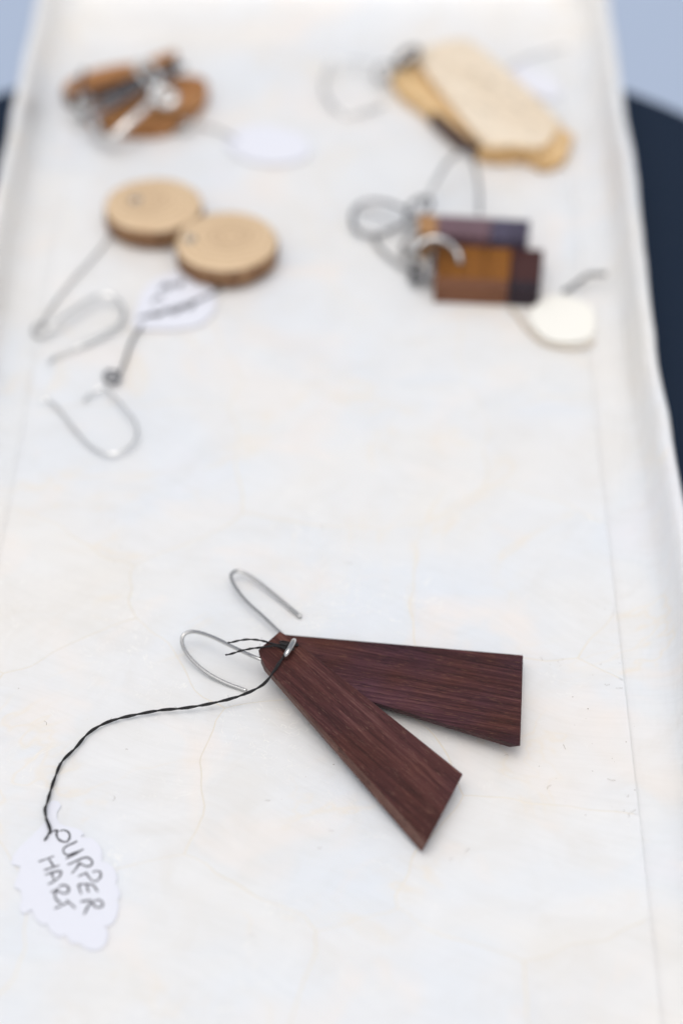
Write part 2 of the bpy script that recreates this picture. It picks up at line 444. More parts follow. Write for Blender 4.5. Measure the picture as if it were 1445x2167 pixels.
# shell veneer pieces: cells round hand set seeds, edges waved, thin cream joint between
seeds_px = [(250, 990), (720, 930), (1330, 960), (640, 1270), (-60, 1240), (1170, 1240), (1420, 1330), (1220, 1560), (150, 1600),
            (700, 1720), (1170, 1850), (300, 2080), (950, 2150), (1330, 2120), (720, 700), (250, 760), (1200, 720), (500, 480), (950, 430),
            (1250, 420), (120, 520), (330, 250), (760, 180), (1150, 190), (180, 120), (560, 110), (950, 110), (-250, 1900), (-280, 1450), (500, 2500), (1300, 2500), (-150, 2450), (1100, 2330)]
seeds = [Tinv(W(*s, 0)) for s in seeds_px]
floor_poly = rrect(-3.6)
def clip(poly, nx, ny, d):
    out = []
    for i in range(len(poly)):
        p, q = poly[i], poly[(i + 1) % len(poly)]
        a_, b_ = p[0] * nx + p[1] * ny - d, q[0] * nx + q[1] * ny - d
        if a_ <= 0: out.append(p)
        if (a_ < 0 < b_) or (b_ < 0 < a_):
            t = a_ / (a_ - b_); out.append((p[0] + (q[0] - p[0]) * t, p[1] + (q[1] - p[1]) * t))
    return out
def warp(x, y):
    ed = min(x - X0, X1 - x, y - Y0, Y1 - y) - 3.6; w = max(0, min(1, ed / 12))
    return (x + w * (6.5 * noise.noise(Vector((x * .03, y * .03, 1))) + 1.6 * noise.noise(Vector((x * .14, y * .14, 5)))),
            y + w * (6.5 * noise.noise(Vector((x * .03, y * .03, 21))) + 1.6 * noise.noise(Vector((x * .14, y * .14, 25)))))
for i, s in enumerate(seeds):
    poly = floor_poly
    for j, t in enumerate(seeds):
        if i == j: continue
        nx, ny = t[0] - s[0], t[1] - s[1]; l = math.hypot(nx, ny); nx /= l; ny /= l
        d = ((s[0] + t[0]) / 2) * nx + ((s[1] + t[1]) / 2) * ny - 0.13
        poly = clip(poly, nx, ny, d)
        if not poly: break
    if not poly or len(poly) < 3: continue
    pp = []
    for k in range(len(poly)):
        p, q = poly[k], poly[(k + 1) % len(poly)]; m = max(1, int(math.hypot(q[0] - p[0], q[1] - p[1]) / 2.0))
        for h_ in range(m): pp.append((p[0] + (q[0] - p[0]) * h_ / m, p[1] + (q[1] - p[1]) * h_ / m))
    ww = [warp(*p) for p in pp]
    n_ = len(ww)
    build('shell_piece', [T(x, y, 0) for x, y in ww] + [T(x, y, -.09) for x, y in ww],
          [tuple(range(n_))] + [(k, (k + 1) % n_, n_ + (k + 1) % n_, n_ + k) for k in range(n_)], M_shell, tray)

# ------------------------------------------------------------------ the two purpleheart earrings
G1 = 'pair of purpleheart trapezoid earrings'
def pendant(name, top_px, bot, mat_, parent, bevel=.22):
    top = [W(*p) for p in top_px]
    frame = (W(*top_px[0]), (top[3] - top[0]) if len(top) < 99 else None, (top[1] - top[0]))
    return top

ear_b = thing('drop_earring', 'dark purple brown trapezoid wood earring lying flat pointing right, beneath its twin', 'earring', tuple(W(850, 1430, 0)), G1)
top = [W(600, 1342, 3.4), W(588, 1356, 3.4), W(604, 1430, 3.2), W(1101, 1579, 5.2), W(1107, 1386, 3.4)]
cen = sum(top, Vector()) / len(top)
bot = []
for i, p in enumerate(top):
    d = (cen - p); d.z = 0; q = p + d.normalized() * 2.6; bot.append(Vector((q.x, q.y, p.z - 2.1)))
fr = (W(600, 1385, 3), W(1104, 1480, 3.6) - W(600, 1385, 3), Vector((0, 1, 0)))
prism('pendant', top, bot, M_purple2, ear_b, fr, bevel=.16)
wire('ear_wire', [(616, 1359, 1.8), (590, 1336, 2.0), (555, 1303, 2.2), (522, 1273, 2.4), (500, 1245, 2.6), (489, 1221, 2.7), (496, 1210, 2.6), (512, 1210, 2.4), (545, 1230, 1.9), (590, 1266, 1.2), (635, 1305, .45)], lambda t: .38 if t < .95 else .38 + (t - .95) * 2.4, M_silver, ear_b, n=16)

ear_a = thing('drop_earring', 'dark purple brown trapezoid wood earring on top, pointing down right, black thread knotted on it', 'earring', tuple(W(740, 1560, 0)), G1)
P1, P2, P3, P4, P5 = (592, 1335, 7.9), (546, 1375, 8.0), (561, 1409, 7.7), (904, 1782, 4.3), (980, 1638, 4.9)
P15 = (622, 1352, 7.6)
top = [W(*P1), W(*P2), W(*P3), W(*P4), W(*P5), W(*P15)]
cen = sum(top, Vector()) / len(top)
ax = (W(942, 1710, 3.6) - W(568, 1372, 7.8)).normalized()
bot = []
B3 = W(560, 1421, 4.7); B4 = W(891.5, 1804, 1.25)
b = top[4] - ax * 2.6; b5 = Vector((b.x, b.y, 2.0))
b1 = Vector((top[0].x, top[0].y, 4.9)) + ax * 1.0; b2 = Vector((top[1].x, top[1].y, 4.9)) + ax * .8
b15 = Vector((top[5].x - 1, top[5].y - 1, 4.7))
bot = [b1, b2, B3, B4, b5, b15]
fr = (W(568, 1372, 7.8), ax, Vector((0, 0, 1)).cross(ax))
prism('pendant', top, bot, [M_purple, M_purple_edge], ear_a, fr, bevel=.22, mats=[0, 0, 0, 0, 1, 1, 0, 0])
wire('ear_wire', [(600, 1412, 5.2), (545, 1393, 6.2), (495, 1370, 5.8), (450, 1348, 5.2), (412, 1337, 4.5), (390, 1343, 3.8), (386, 1362, 3.0), (400, 1389, 2.2), (433, 1420, 1.3), (475, 1444, .7), (520, 1461, .45)], .40, M_silver, ear_a, n=16)
# the end of the wire comes up through the wood and is bent over it as a small staple
wire('wire_staple', [(603, 1398, 5.5), (603, 1393, 7.4), (605, 1387, 8.6), (610, 1378, 9.2), (616, 1368, 9.3), (620, 1360, 8.9), (622, 1357, 7.4), (622, 1358, 6.0)], .62, M_silver, ear_a, n=8, sides=16)
# black thread and its leaf shaped tag
tag = thing('paper_tag', 'white leaf shaped card tag hand lettered PURPER HART on a black twisted thread', 'tag', tuple(W(150, 1860, 0)))
twisted('thread', [(612, 1372, 8.9), (604, 1382, 8.9), (598, 1392, 8.6), (590, 1404, 8.4), (580, 1420, 7.9), (568, 1437, 6.6), (552, 1452, 5.4), (520, 1468, 3.8), (480, 1481, 2.7), (430, 1492, 2.0), (385, 1499, 1.6), (340, 1503, 1.3), (295, 1511, 1.1), (250, 1521, 1.0), (215, 1534, 1.0), (185, 1554, 1.0), (160, 1583, 1.0), (133, 1610, 1.0), (120, 1637, 1.0), (108, 1672, 1.1), (101, 1697, 1.4), (96, 1712, 1.6), (98, 1730, 1.5), (104, 1746, 1.2), (108, 1761, .9)], M_thread, tag, rp=.19, rh=.155, pitch=8.4)
twisted('thread_tail', [(106, 1760, .8), (103, 1766, .75), (99, 1772, .7), (95, 1778, .65)], M_thread, tag, rp=.13, rh=.1, pitch=3, seed=4)
twisted('thread_tail', [(620, 1366, 9.0), (604, 1366, 8.8), (580, 1363, 8.5), (555, 1356, 8.3), (530, 1353, 8.1), (508, 1355, 8.0), (492, 1359, 8.0), (483, 1360, 8.0)], M_thread, tag, rp=.13, rh=.11, pitch=4, seed=2)
twisted('thread_tail', [(614, 1372, 8.9), (600, 1369, 8.8), (575, 1367, 8.6), (552, 1370, 8.4), (530, 1373, 8.2), (510, 1377, 8.0), (492, 1383, 7.8), (478, 1386, 7.7)], M_thread, tag, rp=.13, rh=.11, pitch=4, seed=3)
kv, kf = [], []
rk = random.Random(3)
for k in range(7):
    c = W(607 + rk.uniform(-8, 10), 1366 + rk.uniform(-6, 7), 8.7 + rk.uniform(-.2, .5))
    A = rk.uniform(0, 6.28); d1 = Vector((math.cos(A), math.sin(A), rk.uniform(-.2, .2))) * rk.uniform(.6, 1.3); d2 = Vector((-math.sin(A), math.cos(A), rk.uniform(-.5, .8))) * rk.uniform(.3, .7)
    tube_data(catmull([c + d1 * math.cos(t) + d2 * math.sin(t) for t in [i * math.pi / 4 for i in range(8)]], 5, True), .16, 8, True, kv, kf)
for k in range(3):
    tube_data(catmull([W(590 + k * 3, 1368 + k * 2, 8.1), W(603, 1364 + k * 3, 8.7), W(616, 1360 + k * 3, 9.5), W(628, 1362 + k * 2, 8.0), W(632, 1367, 7.3)], 5), .15, 8, False, kv, kf)
build('thread_knot', kv, kf, M_thread, tag, smooth=True)

def zt(x, y, z=.3): return (x / 4.817, 1640 + y / 4.817, z)
leaf = [(545, 266), (590, 272), (620, 300), (625, 322), (600, 362), (583, 390), (580, 435), (592, 472), (620, 503), (680, 528), (750, 541), (810, 560), (845, 582), (852, 608), (848, 638), (880, 652), (935, 672), (985, 715), (1020, 760), (1040, 820), (1054, 878), (1095, 905), (1140, 950), (1170, 1010), (1182, 1065), (1180, 1112), (1204, 1160), (1214, 1220), (1206, 1262), (1190, 1295), (1196, 1350), (1178, 1430), (1150, 1490), (1108, 1530), (1078, 1552), (1082, 1580), (1085, 1620), (1062, 1680), (1022, 1728), (970, 1752), (905, 1752), (850, 1730), (806, 1712), (770, 1714), (722, 1698), (688, 1664), (655, 1638), (610, 1642), (560, 1618), (512, 1570), (478, 1526), (440, 1520), (388, 1486), (350, 1430), (328, 1392), (285, 1396), (240, 1378), (222, 1325), (228, 1260), (212, 1192), (180, 1162), (166, 1125), (176, 1070), (190, 1010), (202, 945), (170, 915), (163, 875), (190, 805), (245, 725), (310, 645), (385, 570), (435, 515), (475, 478), (490, 430), (482, 375), (486, 325), (510, 288)]
nl_ = len(leaf); sm = [tuple(sum(leaf[(i + k) % nl_][c] for k in range(-4, 5)) / 9 for c in (0, 1)) for i in range(nl_)]
leaf = [p if i < 13 or i > nl_ - 9 else (p[0] + (p[0] - sm[i][0]) * .75, p[1] + (p[1] - sm[i][1]) * .75) for i, p in enumerate(leaf)]
def card(name, pts_w, mat_, parent, th=.32, smooth_edge=True):
    P = catmull(pts_w, 4, True) if smooth_edge else [Vector(p) for p in pts_w]; n = len(P); c = sum(P, Vector()) / n
    V = [Vector((p.x, p.y, p.z + th)) for p in P] + [Vector((c.x + (p.x - c.x) * 1.004, c.y + (p.y - c.y) * 1.004, p.z + th * .5)) for p in P] + [p.copy() for p in P]
    F = [tuple(range(n)), tuple(2 * n + k for k in reversed(range(n)))]
    for j in (0, 1):
        F += [(j * n + k, (j + 1) * n + k, (j + 1) * n + (k + 1) % n, j * n + (k + 1) % n) for k in range(n)]
    return build(name, V, F, mat_, parent, smooth=False)
card('card', [W(*zt(x, y, .22)) for x, y in leaf], M_paper, tag, th=.2, smooth_edge=False)
glyphs = {
 'letter_p': [[(540, 575), (580, 562), (600, 580)], [(585, 575), (580, 605), (592, 645), (625, 672), (675, 684), (705, 660), (714, 615), (695, 578), (655, 562), (615, 570)]],
 'letter_u': [[(792, 672), (745, 697), (690, 722), (655, 748), (648, 778), (668, 805), (705, 815), (760, 795), (815, 775), (855, 755)], [(812, 778), (770, 805), (725, 828), (675, 852)]],
 'letter_r': [[(690, 915), (745, 893), (800, 868), (850, 843)], [(845, 848), (895, 840), (935, 868), (942, 905), (905, 932), (855, 920), (805, 893)], [(815, 895), (785, 945), (735, 1005)]],
 'letter_p2': [[(798, 1035), (850, 1012), (895, 990)], [(945, 990), (985, 978), (1022, 985), (1030, 1025), (1005, 1068), (960, 1082), (915, 1050), (885, 1002)]],
 'letter_e': [[(800, 1120), (860, 1112), (935, 1118), (965, 1130)], [(800, 1120), (815, 1165), (832, 1215)], [(885, 1118), (895, 1160), (908, 1195)], [(960, 1125), (980, 1160), (1000, 1190)]],
 'letter_r2': [[(822, 1292), (880, 1283), (940, 1275)], [(960, 1285), (1010, 1272), (1048, 1300), (1045, 1335), (1005, 1350), (965, 1335), (940, 1290)], [(935, 1290), (895, 1350), (858, 1425)]],
 'letter_h': [[(395, 885), (470, 858), (555, 825)], [(500, 850), (530, 900), (560, 945)], [(450, 970), (530, 945), (612, 918)]],
 'letter_a': [[(462, 1018), (540, 992), (615, 978), (628, 995), (610, 1035), (560, 1080), (490, 1115)], [(530, 1000), (540, 1035), (558, 1070)]],
 'letter_r3': [[(522, 1197), (570, 1175), (600, 1160)], [(600, 1140), (640, 1122), (685, 1132), (705, 1165), (690, 1198), (645, 1205), (585, 1180)], [(585, 1180), (562, 1215), (575, 1265), (625, 1312)]],
 'letter_t': [[(560, 1362), (625, 1332), (698, 1298)], [(680, 1275), (715, 1305), (770, 1358)]],
}
def stroke_mesh(strokes, tf, w, z, V, F):
    for s in strokes:
        P = catmull([W(*tf(x, y, z)) for x, y in s], 6)
        b0 = len(V); n = len(P)
        for i, p in enumerate(P):
            t = (P[min(i + 1, n - 1)] - P[max(0, i - 1)]).normalized(); s_ = Vector((-t.y, t.x, 0)); ww = w * (.8 + .35 * noise.noise(p * .9)) * (.6 if i in (0, n - 1) else 1)
            V += [p + s_ * ww, p - s_ * ww]
        for i in range(n - 1): F.append((b0 + 2 * i, b0 + 2 * i + 1, b0 + 2 * i + 3, b0 + 2 * i + 2))
for gname, st in glyphs.items():
    V, F = [], []
    stroke_mesh(st, zt, .24, .45, V, F)
    build('letter', V, F, M_ink, tag)

# ------------------------------------------------------------------ wood slice earrings
G2 = 'pair of round wood slice earrings'
def disc(px, py, r, label, tilt, seed, zt_=6.5, pith=(0.001, 0.0005), eye=None):
    c = W(px, py, zt_); t = thing('slice_earring', label, 'earring', (c.x, c.y, 0), G2)
    V, F = [], []; n = 96; rnd = Vector((seed, seed * 2.1, 0))
    levels = [(0, .0), (.55, 0), (.93, .0), (.965, -.15), (.99, -.6)]
    def P(k, s, dz):
        a_ = 2 * math.pi * k / n
        rr = r * (1 + .035 * noise.noise(Vector((math.cos(a_) * 1.3, math.sin(a_) * 1.3, seed))))
        x, y = rr * s * math.cos(a_), rr * s * math.sin(a_)
        return Vector((c.x + x, c.y + y, zt_ + dz + tilt[0] * x + tilt[1] * y))
    V.append(P(0, 0, 0))
    for s, dz in levels[1:]:
        for k in range(n): V.append(P(k, s, dz))
    for k in range(n): F.append((0, 1 + k, 1 + (k + 1) % n))
    for j in range(len(levels) - 2):
        for k in range(n): F.append((1 + j * n + k, 1 + j * n + (k + 1) % n, 1 + (j + 1) * n + (k + 1) % n, 1 + (j + 1) * n + k))
    m = slice_mat('end_grain_%d' % seed, pith, [(.76, .58, .38), (.60, .42, .25), (.30, .17, .09)])
    b0 = len(V)
    o = build('slice_face', V, F, m, t, frame=(c, (1, 0, 0), (0, 1, 0)), smooth=True)
    V, F = [], []
    lv = [(.99, -.6), (1.0, -1.2), (1.006, -2.4), (1.0, -4.0), (.985, -5.6), (.95, -6.1)]
    for s, dz in lv:
        for k in range(n):
            s2 = s * (1 + .035 * noise.noise(Vector((k * .45, dz * .3, seed))))
            V.append(P(k, s2, dz))
    for j in range(len(lv) - 1):
        for k in range(n): F.append((j * n + k, j * n + (k + 1) % n, (j + 1) * n + (k + 1) % n, (j + 1) * n + k))
    F.append(tuple((len(lv) - 1) * n + k for k in range(n)))
    build('bark_rim', V, F, M_bark, t, smooth=True)
    if eye:
        e_ = W(eye[0], eye[1], zt_ + .15)
        path = [e_ + Vector((1.1 * math.cos(q * math.pi / 8), 1.1 * math.sin(q * math.pi / 8), 0)) for q in range(16)]
        V, F = tube_data(path, .42, 8, True); build('eyelet', V, F, M_silver, t, smooth=True)
    return t
M_bark = bark_mat('brown_bark', [(.09, .04, .018), (.22, .11, .05), (.44, .27, .14)])
d1 = disc(325, 430, 12.9, 'round pale wood slice earring farther back, its thin wire running to the left rim', (0.0, -.02), 3, 6.6, (-.0008, .0022), (288, 423))
d2 = disc(479, 507, 13.1, 'round pale wood slice earring nearer the front, overlapping the paper tag', (.01, .01), 5, 7.2, (.0022, .0028), (402, 506))
for t, pts in ((d1, [(240, 478, 3), (225, 512, 1.2), (185, 560, .8), (145, 605, .8), (110, 650, .8), (88, 690, 1)]),
               (d2, [(300, 690, 1.4), (284, 712, 1.2), (272, 740, 1), (262, 770, 1), (250, 795, 1.2), (232, 800, 1.2)])):
    wire('link_wire', pts, .24 if t is d1 else .34, M_silver if t is d1 else M_darksilver, t)
wire('jump_ring', [(70, 700, .6), (80, 685, 1.2), (98, 690, 1.4), (100, 706, 1.2), (88, 714, .7), (74, 710, .5)], .3, M_silver, d1, closed=True)
wire('ear_wire', [(100, 712, 1.2), (104, 697, 2.5), (120, 683, 3.2), (150, 661, 3.4), (180, 641, 3.4), (208, 627, 3.2), (232, 625, 3), (252, 637, 2.6), (262, 658, 2.2), (256, 683, 1.8), (236, 699, 1.5), (200, 718, 1.3), (165, 735, 1), (135, 748, .8), (116, 757, .7), (103, 770, .6)], lambda t: .5 if .08 < t < .8 else .3, M_bright, d1)
wire('jump_ring', [(222, 792, .7), (234, 784, 1.5), (250, 792, 1.8), (252, 806, 1.4), (240, 812, .8), (226, 806, .5)], .42, M_darksilver, d2, closed=True)
wire('ear_wire', [(178, 850, .6), (188, 838, .8), (205, 826, 1.2), (222, 822, 1.6), (240, 838, 2), (262, 862, 2.2), (282, 887, 2.2), (291, 912, 2), (282, 938, 1.8), (262, 953, 1.7), (240, 960, 1.6), (215, 957, 1.4), (190, 942, 1.2), (165, 917, 1), (140, 885, .8), (120, 860, .8), (105, 849, .9), (92, 845, 1.1)], .30, M_bright, d2)
tg2 = thing('paper_tag', 'white oval card tag with pencil writing, half under the front wood slice', 'tag', tuple(W(370, 640, 0)))
card('card', [W(x, y, .5) for x, y in [(282, 690), (290, 650), (308, 612), (340, 588), (378, 578), (415, 590), (450, 612), (458, 638), (448, 668), (418, 690), (370, 698), (325, 698), (296, 698)]], M_paper, tg2)
V, F = [], []
idt = lambda x, y, z: (x, y, z)
stroke_mesh([[(338, 615), (352, 600), (356, 612), (368, 598)], [(372, 604), (386, 594), (380, 608)], [(320, 660), (335, 668), (352, 655), (370, 662), (386, 650), (402, 652), (412, 640)], [(322, 640), (336, 628), (345, 634)]], idt, .45, .95, V, F)
build('handwriting', V, F, M_ink, tg2)
twisted('thread', [(296, 672, 1.6), (330, 664, 1.3), (370, 652, 1.3), (410, 638, 1.4), (450, 620, 1.3), (478, 602, 1.2), (498, 592, .9)], M_thread, tg2, rp=.17, rh=.14, pitch=5, seed=8)

# ------------------------------------------------------------------ laminated block earrings
G3 = 'pair of laminated block earrings'
M_orange = wood_mat('orange_wood', [(.13, .050, .010), (.21, .080, .015), (.30, .12, .024)], fleck=(.35, .2, .08), along=(1100, 90, 500), flecks=.2)
M_brown = wood_mat('red_brown_wood', [(.10, .042, .022), (.16, .068, .036), (.22, .10, .055)], fleck=(.3, .18, .1), along=(80, 900, 500), flecks=.2, rough=.35)
M_dark = wood_mat('dark_end_wood', [(.035, .015, .015), (.06, .024, .022), (.085, .036, .032)], along=(900, 90, 500), flecks=.1, rough=.35)
M_skyend = wood_mat('sky_tinted_wood', [(.045, .038, .055), (.075, .065, .10), (.11, .10, .15)], along=(900, 90, 500), flecks=.05, rough=.3)  # dark end wood with the sky's blue reflection painted into its colour
M_darkedge = wood_mat('dark_violet_wood', [(.022, .016, .020), (.036, .024, .032), (.05, .034, .042)], along=(900, 90, 500), flecks=.05, rough=.35)
M_mauve = wood_mat('mauve_wood', [(.09, .045, .055), (.14, .08, .095), (.19, .12, .14)], along=(80, 900, 500), flecks=.05, rough=.3, coat=.5)
M_tan = wood_mat('tan_wood', [(.28, .14, .06), (.40, .22, .10), (.50, .30, .15)], along=(80, 900, 500), flecks=.05)
def quadblock(name, tl, tr, br, bl, h, mat_, parent, bevel=.3):
    top = [W(*tl), W(*tr), W(*br), W(*bl)]
    bot = [Vector((p.x, p.y, p.z - h)) for p in top]
    return prism(name, top, bot, mat_, parent, (top[0], top[1] - top[0], top[3] - top[0]), bevel=bevel)
def lerp2(a, b, t): return tuple(a[i] + (b[i] - a[i]) * t for i in range(3))
def laminated(parent, tl, tr, br, bl, h, strips):
    for (t0, t1, u0, u1, m_) in strips:
        a = lambda t, u: lerp2(lerp2(tl, tr, t), lerp2(bl, br, t), u)
        quadblock('wood_strip', a(t0, u0), a(t1, u0), a(t1, u1), a(t0, u1), h, m_, parent, bevel=.22)
bb = thing('block_earring', 'narrow laminated wood block earring with mauve middle and dark end coloured with sky reflection, behind the wider block', 'earring', tuple(W(1000, 500, 0)), G3)
laminated(bb, (884, 452, 8.6), (1122, 466, 8.6), (1114, 509, 8.2), (886, 492, 8.2), 7.5, [(0, .17, 0, 1, M_tan), (.172, .66, 0, 1, M_mauve), (.662, 1, 0, 1, M_skyend)])
ba = thing('block_earring', 'wide laminated block earring with orange centre and dark end, in front of the narrow block', 'earring', tuple(W(1030, 590, 0)), G3)
laminated(ba, (926, 518, 6.0), (1150, 528, 6.0), (1141, 612, 5.6), (918, 602, 5.6), 5.5, [(0, .70, 0, .80, M_orange), (0, .70, .804, 1, M_brown), (.704, 1, 0, .80, M_dark), (.704, 1, .804, 1, M_darkedge)])
wire('ear_wire', [(890, 432, 4), (905, 412, 6), (925, 378, 8), (945, 346, 9), (966, 327, 9), (986, 326, 9), (1001, 342, 9), (1010, 375, 8.5), (1014, 410, 8), (1014, 452, 7)], .55, M_silver, bb)
wire('jump_ring', [(862, 445, 2), (878, 425, 4), (905, 418, 6), (912, 434, 7), (898, 452, 6), (876, 466, 4), (862, 466, 2)], .6, M_darksilver, bb, closed=True)
wire('jump_ring', [(852, 520, 2), (868, 496, 4), (892, 488, 6), (900, 500, 7), (886, 520, 6), (870, 536, 4), (856, 540, 2)], .55, M_darksilver, ba, closed=True)
wire('ear_wire', [(872, 452, 3.5), (850, 440, 4), (815, 428, 3.5), (780, 426, 3), (752, 440, 2.4), (745, 466, 2), (755, 488, 1.5), (785, 498, 1.3), (820, 490, 1.5), (850, 476, 2), (876, 462, 3)], .5, M_darksilver, bb)
wire('ear_wire', [(760, 445, 3), (790, 455, 3), (830, 470, 3), (862, 478, 3)], .3, M_silver, bb)
wire('ear_wire', [(790, 494, 1), (800, 520, 1), (828, 548, 1), (858, 570, 1), (886, 585, 1), (912, 600, 1)], .5, M_silver, ba)
wire('jump_ring', [(872, 560, 3), (874, 540, 6), (888, 518, 8.5), (910, 505, 9.5), (935, 507, 9.5), (958, 522, 9), (970, 540, 8), (973, 556, 6.5)], .8, M_silver, ba)
wire('link_ring', [(868, 572, 1.5), (880, 560, 3), (892, 572, 4), (888, 592, 3), (874, 596, 1.5)], .7, M_darksilver, ba, closed=True)
wire('link_wire', [(918, 530, 7), (916, 552, 7), (914, 572, 6.6), (908, 592, 5)], .8, M_darksilver, ba)
tg3 = thing('paper_tag', 'cream card tag with pale string beside the laminated blocks at the right wall', 'tag', tuple(W(1180, 680, 0)))
card('card', [W(x, y, .6) for x, y in [(1125, 690), (1120, 668), (1140, 640), (1175, 628), (1215, 634), (1248, 652), (1258, 682), (1252, 712), (1230, 724), (1180, 727), (1148, 714)]], M_cream, tg3, th=.5)
twisted('string', [(1078, 648, 1), (1098, 672, 1), (1122, 702, 1), (1150, 726, 1), (1190, 736, 1), (1230, 736, 1.4), (1258, 722, 2)], M_creamthread, tg3, rp=.3, rh=.22, pitch=5, seed=9)
wire('dark_string', [(1192, 617, 1), (1205, 610, 1.5), (1225, 595, 3), (1242, 583, 4), (1256, 580, 5), (1280, 580, 6)], .55, M_greythread, tg3)

# ------------------------------------------------------------------ far left: two rust brown wood slices
G4 = 'pair of rust brown bark edged earrings'
M_rust = wood_mat('rust_wood', [(.24, .10, .035), (.38, .175, .065), (.50, .26, .11)], along=(60, 500, 300), flecks=.1, rough=.5)
M_rustbark = bark_mat('dark_bark', [(.045, .03, .025), (.10, .06, .045), (.17, .10, .07)], (150, 150, 60))
def slab(parent, pts, z, h, mtop, mside, face_name='wood_face', side_name='bark_edge', shrink=.97, tilt=(0, 0), dz=None):
    P = catmull([W(x, y, z) for x, y in pts], 6, True)
    if dz: P = catmull([W(p[0], p[1], z + d) for p, d in zip(pts, dz)], 6, True)
    n = len(P); c = sum(P, Vector()) / n
    V = []; F = []
    for s, d in ((1.0, -.4), (.985, -.1), (.95, 0), (.5, 0)):
        V += [Vector((c.x + (p.x - c.x) * s, c.y + (p.y - c.y) * s, p.z + d + (c.z - p.z) * (1 - s))) for p in P]
    V.append(c.copy())
    for j in range(3):
        for k in range(n): F.append((j * n + k, j * n + (k + 1) % n, (j + 1) * n + (k + 1) % n, (j + 1) * n + k))
    for k in range(n): F.append((3 * n + k, 3 * n + (k + 1) % n, 4 * n))
    fr = (c, W(pts[0][0], pts[0][1], z) - W(pts[len(pts) // 2][0], pts[len(pts) // 2][1], z), Vector((0, 1, 0.01)))
    fr = (c, Vector((fr[1].x, fr[1].y, 0)), Vector((-fr[1].y, fr[1].x, 0)))
    build(face_name, V, F, mtop, parent, fr, smooth=True)
    V, F = [], []
    for s, d in ((1.0, -.4), (1.012, -h * .3), (1.01, -h * .7), (.98, -h)):
        V += [Vector((c.x + (p.x - c.x) * s, c.y + (p.y - c.y) * s, max(.02, p.z + d))) for p in P]
    for j in range(3):
        for k in range(n): F.append((j * n + k, j * n + (k + 1) % n, (j + 1) * n + (k + 1) % n, (j + 1) * n + k))
    F.append(tuple(3 * n + k for k in range(n)))
    build(side_name, V, F, mside, parent, smooth=True)
ec = thing('bark_earring', 'rust brown wood earring with thin curved face lying behind, its tip raised to the right', 'earring', tuple(W(250, 160, 0)), G4)
slab(ec, [(135, 182), (165, 158), (230, 138), (300, 128), (345, 112), (374, 106), (360, 124), (300, 150), (240, 172), (180, 192), (148, 200)], 5, 4.5, M_rust, M_rustbark, dz=[0, 0, 0, 1, 3, 4, 3, 1, 0, 0, 0])
ed_ = thing('bark_earring', 'rust brown wood earring with bark edge in front, under the jumble of silver wires', 'earring', tuple(W(330, 220, 0)), G4)
slab(ed_, [(188, 236), (215, 212), (270, 196), (320, 178), (365, 160), (410, 158), (436, 168), (436, 190), (408, 220), (370, 245), (320, 262), (262, 266), (215, 260)], 6, 5.5, M_rust, M_rust, dz=[-2, -1, 0, 0, 0, 0, 0, 0, 0, 0, -1, -2, -2])
wire('clasp_bar', [(178, 250, 8), (215, 232, 9), (262, 206, 9.5), (305, 182, 10), (345, 160, 10), (385, 140, 8)], 1.5, M_darksilver, ed_, sides=10, flat=.5)
wire('ear_wire', [(345, 205, 11), (325, 212, 11), (300, 235, 10), (270, 262, 8.5), (240, 288, 6), (222, 292, 4), (208, 272, 4), (204, 250, 5)], 1.0, M_bright, ed_)
wire('jump_ring', [(325, 196, 11), (340, 190, 12), (362, 194, 12), (372, 206, 11.5), (360, 220, 10.5), (340, 220, 10), (326, 210, 10)], 1.0, M_bright, ed_, closed=True)
wire('jump_ring', [(290, 140, 10), (310, 134, 11), (328, 150, 12), (340, 172, 12.5), (328, 184, 12), (306, 168, 11)], .9, M_bright, ec, closed=True)
wire('ear_wire', [(300, 150, 9), (270, 185, 9), (240, 205, 9), (205, 215, 7), (178, 208, 6), (170, 180, 6), (178, 150, 6)], .7, M_darksilver, ec)
wire('jump_ring', [(165, 212, 3), (176, 202, 4), (190, 210, 4), (188, 224, 3), (172, 226, 2.5)], .8, M_bright, ec, closed=True)
wire('link_ring', [(154, 244, 2), (164, 236, 3), (174, 246, 3), (166, 256, 2)], .8, M_bright, ec, closed=True)
wire('link_ring', [(366, 262, 2), (378, 254, 3), (398, 258, 3), (402, 270, 2), (380, 274, 1.5)], .7, M_silver, ed_, closed=True)
tg4 = thing('paper_tag', 'blank white oval card tag on the far left, in front of the rust brown earrings', 'tag', tuple(W(570, 310, 0)))
card('card', [W(x, y, .5) for x, y in [(478, 298), (500, 278), (540, 268), (590, 270), (635, 285), (656, 308), (650, 332), (615, 346), (565, 348), (520, 338), (488, 318)]], M_paper, tg4)
twisted('thread', [(400, 264, 2), (430, 268, 1.2), (462, 276, 1.2), (500, 296, 1.2)], M_greythread, tg4, rp=.15, rh=.12, pitch=4, seed=10)

